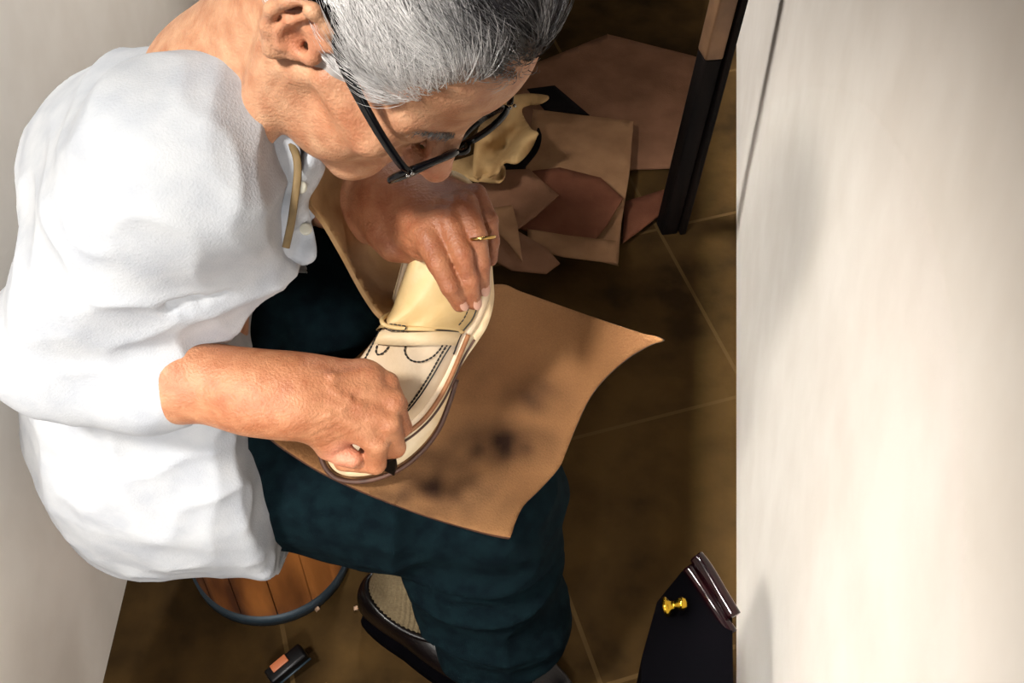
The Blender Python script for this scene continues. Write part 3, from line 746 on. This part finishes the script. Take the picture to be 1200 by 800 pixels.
# lofted upper: stations along the shoe from heel to toe: left edge, right edge, height
stn = [((530, 222), (546, 222), .006), ((514, 240), (558, 236), .034), ((502, 268), (566, 262), .046), ((492, 296), (569, 298), .050), ((480, 330), (570, 335), .050), ((466, 366), (560, 372), .046), ((448, 392), (546, 392), .040), ((436, 412), (536, 416), .037), ((424, 432), (524, 442), .034), ((412, 456), (508, 468), .032), ((402, 480), (490, 490), .029), ((397, 500), (466, 508), .022), ((404, 515), (440, 520), .010), ((418, 521), (426, 522), .003)]
NS = 60; NK = 25
sa = np.array([(a[0], a[1], b[0], b[1], h) for a, b, h in stn]); tt = np.linspace(0, len(stn)-1, NS)
def station(t):
    i = min(int(t), len(stn)-2); f_ = t-i; p0 = sa[max(i-1, 0)]; p1 = sa[i]; p2 = sa[i+1]; p3 = sa[min(i+2, len(stn)-1)]
    return .5*((2*p1)+(-p0+p2)*f_+(2*p0-5*p1+4*p2-p3)*f_**2+(-p0+3*p1-3*p2+p3)*f_**3)
upn = unit(-CW*.93-CX*.30-CD*.10)
def upper(t, k, off=0.):    # t station, k -1 (left) .. 1 (right)
    q = station(t); x = q[0]+(q[2]-q[0])*(k+1)/2; y = q[1]+(q[3]-q[1])*(k+1)/2
    hh = max(.001, q[4])*(max(0, 1-abs(k)**2.8))**.62
    return P(x, y, sole_d(x, y)-.001)+upn*(hh+off)
def upper_patch(name, t0, t1, k0, k1, off, m, parent, n1=24, n2=20, thick=.0016, wave=None):
    v = []; f = []
    for lay in (off, off-thick):
        for i in range(n1+1):
            for j in range(n2+1):
                t = t0+(t1-t0)*i/n1; kk0 = k0(t) if callable(k0) else k0; kk1 = k1(t) if callable(k1) else k1
                k = kk0+(kk1-kk0)*j/n2; o_ = lay+(wave(t, k) if wave else 0); v.append(upper(t, k, o_))
    a = lambda l, i, j: l*(n1+1)*(n2+1)+i*(n2+1)+j
    for i in range(n1):
        for j in range(n2):
            f.append((a(0, i, j), a(0, i+1, j), a(0, i+1, j+1), a(0, i, j+1))); f.append((a(1, i, j), a(1, i, j+1), a(1, i+1, j+1), a(1, i+1, j)))
    for i in range(n1):
        for j in (0, n2): f.append((a(0, i, j), a(0, i+1, j), a(1, i+1, j), a(1, i, j)))
    for j in range(n2):
        for i in (0, n1): f.append((a(0, i, j), a(0, i, j+1), a(1, i, j+1), a(1, i, j)))
    return mesh_obj(name, v, f, m, parent)
vamp = upper_patch('vamp', 5.0, 13.0, -1, 1, .0, M['vamp'], work, 50, 30)
quarter = upper_patch('quarter', 0.0, 5.9, -1, 1, .0022, M['upper'], work, 50, 30, .002, wave=lambda t, k: (.010*max(0, t-5.0)*max(0, -k)*1.0)+.0012*math.sin(k*7+t*3))
# turned-up tongue edge at the left of the instep
tg = MB(); tg.add(*tube(catmull([upper(4.9, -1, .002), upper(5.4, -.80, .010), upper(5.75, -.55, .012), upper(5.9, -.3, .008), upper(5.95, 0, .004), upper(5.95, .5, .003), upper(5.9, .98, .002)], 8), .0022, 8)); tg.build('tongue_edge', M['upper'], quarter)
def strip_k(tfun, k0, k1, wdt, off, n=40):   # strip across the shoe
    v = []; f = []
    for i in range(n+1):
        k = k0+(k1-k0)*i/n; t = tfun(k)
        for (dt, o_) in ((-wdt, off-.0015), (-wdt*.96, off), (wdt*.96, off), (wdt, off-.0015)): v.append(upper(t+dt, k, o_))
    for i in range(n):
        for j in range(3): f.append((i*4+j, i*4+j+1, (i+1)*4+j+1, (i+1)*4+j))
    return v, f
mesh_obj('strap', *strip_k(lambda k: 6.35+.30*math.cos(k*1.3)-.15, -.62, .99, .33, .0075), M['sole'], work)
def stitch(name, tk_, off=.0012, r=.0009, n=5, dash=True, parent=None, m=None):
    pts = catmull([np.array((a, b, 0.)) for a, b in tk_], n); mb = MB(); W = [upper(q[0], q[1], off) for q in pts]
    if dash:
        ln = [0]; 
        for i in range(1, len(W)): ln.append(ln[-1]+np.linalg.norm(W[i]-W[i-1]))
        s_ = 0; W = np.array(W)
        g = lambda s: np.array([np.interp(s, ln, W[:, k]) for k in range(3)])
        while s_ < ln[-1]-.003: mb.add(*tube([g(s_), g(s_+.0016), g(s_+.0034)], [r*.8, r*1.15, r*.8], 6)); s_ += .0040
    else: mb.add(*tube(W, r, 6))
    return mb.build(name, m or M['thread'], parent or work)
stitch('apron_seam_stitching', [(6.2, .90), (7, .84), (8, .80), (9, .78), (10, .74), (10.8, .66)])
stitch('apron_seam_line', [(6.2, .95), (7, .89), (8, .85), (9, .83), (10, .79), (10.8, .72), (11.5, .5)], .0012, .0007, dash=False)
stitch('apron_seam_stitching', [(5.8, -.80), (7, -.80), (8.3, -.78)])
stitch('quarter_stitching', [(3.2, .93), (4, .92), (5, .91), (5.7, .90)], .0035, .0006)
stitch('quarter_edge_line', [(3.0, .985), (4, .985), (5, .985), (6.0, .98), (7, .985)], .003, .0008, dash=False)
stitch('loop_stitching', [(6.75, .12), (7.1, .16), (7.45, .34), (7.5, .56), (7.25, .72), (6.8, .80), (6.6, .80)], .0015, .0008)
stitch('loop_stitching', [(6.8, -.58), (7.15, -.52), (7.3, -.42), (7.15, -.30), (6.75, -.24)], .0015, .0008)
stitch('slot_stitching', [(5.75, -.42), (6.02, -.42), (6.10, -.10), (6.08, .02), (5.88, .02), (5.80, -.20), (5.75, -.42)], .0085, .0006)
stitch('tongue_fold_line', [(6.0, -.02), (6.02, .3), (5.98, .6), (5.95, .97)], .0045, .0007, dash=False)
# welt: brown seam ridge running around between upper and sole
def polyl(name, pts, lift, r, m, parent, closed=False, sx=1, sy=1):
    return mesh_obj(name, *tube(catmull(on_sole(pts, lift), 6, closed), r, 8, closed=closed, sx=sx, sy=sy, up=-CW), m, parent)
polyl('welt', innr, .003, .0040, M['vamp'], work, True, .7, 1.3)
polyl('welt_seam', [(549, 392), (540, 414), (528, 442), (514, 468), (496, 492), (470, 512), (440, 525)], .0065, .0022, M['seam'], work)
polyl('welt_groove', [(556, 398), (543, 420), (533, 443), (519, 471), (500, 496), (474, 517), (442, 530)], .0012, .0011, M['edge'], work)
polyl('rim_line', [(528, 207), (544, 215), (556, 232), (563, 256), (567, 285), (569, 320)], .008, .0045, M['sole'], work, sx=1.6)

# the dark rubber outsole rim under the toe
rim_o = [(x, y) for x, y in [(535, 445), (526, 474), (514, 503), (496, 527), (471, 548), (440, 561), (411, 564), (389, 557), (376, 536), (374, 508)]]
mesh_obj('toe_edge', *tube(catmull([P(x, y, sole_d(x, y)+.012) for x, y in rim_o], 6), .0026, 8), M['edge'], work)

# knife
knife = empty('shoe_knife', P(450, 535, 1.03)); tag(knife, 'short black cutting knife gripped in the near hand at the shoe toe', 'knife')
ka, kb = P(432, 498, 1.01), P(452, 537, 1.045)
mesh_obj('handle', *tube(catmull([P(420, 480, 1.0), ka, kb], 5), [.008]*11, 12), M['black_metal'], knife)
kd = unit(P(463, 556, 1.085)-kb); kx = unit(CX*1.0+CD*.0-kd*np.dot(CX, kd)); kn = np.cross(kd, kx)
bl = [kb-kx*.008-kd*.006, kb+kx*.010-kd*.002, P(463, 546, 1.075)+kx*.002, P(462, 556, 1.085), P(446, 545, 1.07)-kx*.004]
mesh_obj('blade', [q+kn*.0012 for q in bl]+[q-kn*.0012 for q in bl], [(0, 1, 2, 3, 4), (9, 8, 7, 6, 5)]+[(i, i+5, (i+1) % 5+5, (i+1) % 5) for i in range(5)], M['black_metal'], knife, smooth=False)

# ================================================================== leather offcuts on the floor
def floor_sheet(label, outline, z, m, tilt=0., curl=0., name='leather_scrap', seed=0, group=None, th=.003):
    c = np.mean(np.array(outline), 0)
    def depth(x, y):
        zz = z+tilt*(x-c[0])/100+curl*((x-c[0])**2+(y-c[1])**2)/1e4+.006*mnoise.noise(Vector((x*.02, y*.02, seed*3.1)))
        r = CX*(x-600)/FPX+CD*(y-400)/FPX+CW; return (max(zz, .004)-CZ)/r[2]
    o = sheet(name, outline, depth, M[m], None, th, 8); return tag(o, label, 'leather scrap')
def poly(pts, n=3):      # keep corners crisp: extra points along the sides
    out = []
    for i in range(len(pts)):
        a, b = np.array(pts[i], float), np.array(pts[(i+1) % len(pts)], float)
        for t in (0.04, .5, .96): out.append(tuple(a*(1-t)+b*t))
    return out
floor_sheet('largest brown leather hide at the back of the pile, reaching towards the dark table leg', poly([(600, 85), (712, 40), (822, 68), (806, 140), (790, 196), (700, 200), (610, 150)]), .01, 'scrap1', 0, 0, seed=1)
floor_sheet('black leather strip with pointed end lying behind the bright crumpled scrap', poly([(618, 104), (650, 100), (690, 134), (640, 130)]), .03, 'scrap4', seed=2)
floor_sheet('square tan leather sheet standing out in the middle of the pile', poly([(625, 128), (742, 142), (738, 200), (728, 262), (724, 310), (640, 290), (616, 200)]), .05, 'scrap0', .004, seed=3)
floor_sheet('reddish brown leather piece with a rounded edge lying on the square tan sheet', poly([(624, 200), (656, 196), (704, 208), (730, 232), (712, 262), (692, 288), (650, 284), (600, 262)]), .075, 'scrap2', 0, .02, seed=4)
floor_sheet('dark reddish leather piece at the right end of the pile beside the table leg', poly([(732, 236), (778, 222), (780, 246), (752, 268), (730, 284)]), .02, 'scrap2', seed=5)
floor_sheet('folded brown leather piece in front of the reddish one, its corner pointing right', poly([(560, 200), (620, 198), (654, 228), (628, 252), (606, 268), (560, 250)]), .10, 'scrap1', .01, .03, seed=6)
floor_sheet('light tan leather strip sticking out under the reddish piece', poly([(618, 268), (668, 276), (722, 282), (722, 308), (660, 300), (620, 290)]), .085, 'scrap0', seed=7)
floor_sheet('lowest brown leather scrap of the pile, nearest to the suede sheet on the knee', poly([(572, 250), (606, 270), (640, 290), (656, 308), (640, 320), (600, 316), (570, 300)]), .10, 'scrap1', seed=8)
floor_sheet('narrow twisted leather strip hanging in front of the pile beside the shoe heel', poly([(572, 244), (600, 240), (606, 262), (612, 306), (596, 284), (574, 262)]), .125, 'scrap0', .03, .05, seed=9)
# bright crumpled pieces beside the forehead
def crumple(label, outline, z, amp, m, seed):
    c = np.mean(np.array(outline), 0)
    def depth(x, y):
        zz = z+amp*mnoise.noise(Vector((x*.035, y*.035, seed)))+amp*.5*abs(math.sin((x-c[0])*.08+(y-c[1])*.05))
        r = CX*(x-600)/FPX+CD*(y-400)/FPX+CW; return (max(zz, .01)-CZ)/r[2]
    return tag(sheet('leather_scrap', outline, depth, M[m], None, .003, 4), label, 'leather scrap')
crumple('pale crumpled leather piece with curled edges beside the forehead', [(560, 150), (585, 120), (610, 110), (642, 112), (634, 120), (612, 128), (622, 150), (630, 156), (622, 176), (606, 192), (590, 190), (580, 204), (556, 206)], .17, .06, 'scrap3', 1.)
crumple('pale ruffled leather strip behind the glasses and above the raised hand', [(500, 200), (540, 186), (570, 180), (592, 196), (584, 214), (560, 212), (540, 208), (520, 210)], .15, .04, 'scrap3', 5.)
crumple('small black curled scrap between the pale crumpled leather and the square tan sheet', [(596, 186), (612, 186), (624, 172), (630, 150), (634, 158), (630, 176), (616, 194), (604, 206), (586, 206)], .085, .02, 'scrap4', 2.)

# dark table leg at the back
leg = empty('table_leg', G(792, 268)); tag(leg, 'dark wooden table leg with a bare worn top, standing right of the leather pile', 'table leg')
A0 = G(781, 268)
t_ax = unit(np.array((.085, .03, 1.))); a_x = unit(np.array((1, .25, 0))-t_ax*np.dot((1, .25, 0), t_ax)); a_y = np.cross(t_ax, a_x)
lo_l, hi_l = 1.0, .75
mesh_obj('leg_post', *box(A0+t_ax*.20, .032, .036, .40, a_x, a_y, t_ax, .004), M['darkwood'], leg)
mesh_obj('worn_top', *box(A0+t_ax*.70, .033, .037, .60, a_x, a_y, t_ax, .004), M['rawwood'], leg)
mesh_obj('side_rail', *box(A0+t_ax*.45+a_x*.026+a_y*.002, .012, .05, .9, a_x, a_y, t_ax, .003), M['darkwood'], leg)

# ================================================================== tub, stool, small things
tub_c = G(320, 648, .0); tub = empty('wooden_tub', tub_c); tag(tub, 'round wooden stave tub with a blue-grey metal hoop, used as a seat under the person', 'tub')
TRd = .118; mbw = MB(); nst = 14; TH_ = .375
for k in range(nst):
    a0 = 2*math.pi*k/nst; v = []; f = []; sg = 4
    for (zz, rr) in ((.022, 1.0), (.03, 1.01), (TH_-.01, .97), (TH_, .96), (TH_, .84), (.03, .88)):
        for j in range(sg+1):
            a = a0+(2*math.pi/nst)*(.015+.97*j/sg); v.append(tub_c+np.array((math.cos(a)*TRd*rr, math.sin(a)*TRd*rr, zz)))
    for i in range(5):
        for j in range(sg): f.append((i*(sg+1)+j, i*(sg+1)+j+1, (i+1)*(sg+1)+j+1, (i+1)*(sg+1)+j))
    for j in (0, sg): f.append(tuple(i*(sg+1)+j for i in range(6)))
    mbw.add(v, f)
mbw.build('staves', M['wood'], tub)
mesh_obj('hoop', *lathe(tub_c, (0, 0, 1), [(.0, TRd*.98), (0, TRd*1.035), (.024, TRd*1.045), (.024, TRd*.98)], 48), M['hoop'], tub)
mesh_obj('seat_board', *lathe(tub_c, (0, 0, 1), [(.36, .001), (.36, TRd*.85), (.373, TRd*.85), (.374, .001)], 48), M['wood'], tub)

# black tool at the lower left
tl = empty('hand_tool', G(345, 778, .02)); tag(tl, 'small black metal tool lying on the floor at the lower left, near the tub', 'tool')
q0, q1 = G(316, 796, .02), G(357, 762, .035)
ax_ = unit(q1-q0); ay_ = np.cross((0, 0, 1), ax_); ay_ = unit(ay_); az_ = np.cross(ax_, ay_)
mesh_obj('tool_body', *box((q0+q1)/2, np.linalg.norm(q1-q0), .024, .020, ax_, ay_, az_, .004), M['black_metal'], tl)
mesh_obj('tool_edge', *tube([q0-ay_*.013-az_*.005, q1-ay_*.013-az_*.005], .0016, 8), M['hoop'], tl)
mesh_obj('copper_insert', *box((q0*.6+q1*.4)+az_*.0125+ay_*.004, .026, .012, .003, ax_, ay_, az_, .001), mat('copper_orange', (196, 112, 70), None, .4), tl)

# leather chips and crumbs on the floor
def chip(x, y, l_, w_, ang, label, m='chip', h_=.004):
    c = G(x, y, h_/2+.001); a = np.array((math.cos(ang), math.sin(ang), 0)); v, f = box(c, l_, w_, h_, a, (-a[1], a[0], 0), (0, 0, 1), .001)
    v = [q+np.array((0, 0, .002*math.sin(i*2.3)+.001)) for i, q in enumerate(v)]
    return tag(mesh_obj('leather_chip', v, f, M[m]), label, 'chip')
chip(489, 772, .026, .010, .05, 'largest pale pink leather chip on the floor beside the worn black shoe')
chip(372, 714, .007, .005, .8, 'tiny pale chip on the floor in front of the wooden tub')
chip(417, 713, .006, .006, .2, 'tiny tan crumb on the floor between the tub and the black shoe heel')
chip(636, 786, .008, .004, -.6, 'tiny bright chip on the floor at the toe of the black shoe')
chip(443, 678, .014, .003, .3, 'thin pale shaving on the floor above the heel of the black shoe')

# ================================================================== machine at the lower right
mc = empty('sewing_machine', G(800, 760)); tag(mc, 'black enamelled machine with brass knob and burgundy bar in the lower right corner', 'machine')
def rp(p0, p1, r, n=12): return tube([p0, p1], r, n)
base_c = G(806, 800, 0.)
def prism(px, zlo, zhi):
    n = len(px); v = [G(x, y, zhi) for x, y in px]; v2 = [np.array((q[0], q[1], zlo)) for q in v]
    return v+v2, [tuple(range(n))[::-1], tuple(range(n, 2*n))]+[(i, (i+1) % n, n+(i+1) % n, n+i) for i in range(n)]
mesh_obj('machine_body', *prism([(770, 705), (800, 668), (838, 690), (858, 720), (860, 830), (752, 830), (752, 770)], .0, .43), M['machine'], mc, smooth=False)
b0_, b1_ = P(816, 652, 1.22), P(866, 738, 1.14)
mesh_obj('burgundy_bar', *tube(catmull([P(816, 652, 1.27), P(828, 668, 1.262), P(845, 697, 1.25), P(860, 722, 1.24)], 5), .0085, 16), M['burgundy'], mc)
mesh_obj('burgundy_bar', *tube(catmull([P(806, 664, 1.27), P(820, 684, 1.262), P(838, 712, 1.25), P(858, 742, 1.24)], 5), .0065, 16), M['burgundy'], mc)
kn_a = unit(CX*.93-CD*.25-CW*.25); kc = P(779, 711, 1.235)
mesh_obj('brass_knob', *lathe(kc, kn_a, [(-.001, .0085), (.0, .0105), (.003, .011), (.005, .0085), (.007, .005), (.013, .0045), (.015, .0065), (.020, .0075), (.024, .005), (.025, .001)], 28), M['brass'], mc)
mesh_obj('knob_socket', *lathe(kc-kn_a*.0012, kn_a, [(-.0005, .001), (-.0004, .0078), (.0008, .0078)], 24), M['machine'], mc)
mesh_obj('knob_spindle', *tube([kc+kn_a*.022, kc+kn_a*.022-np.array((0, 0, .04))], .003, 10), M['machine'], mc)
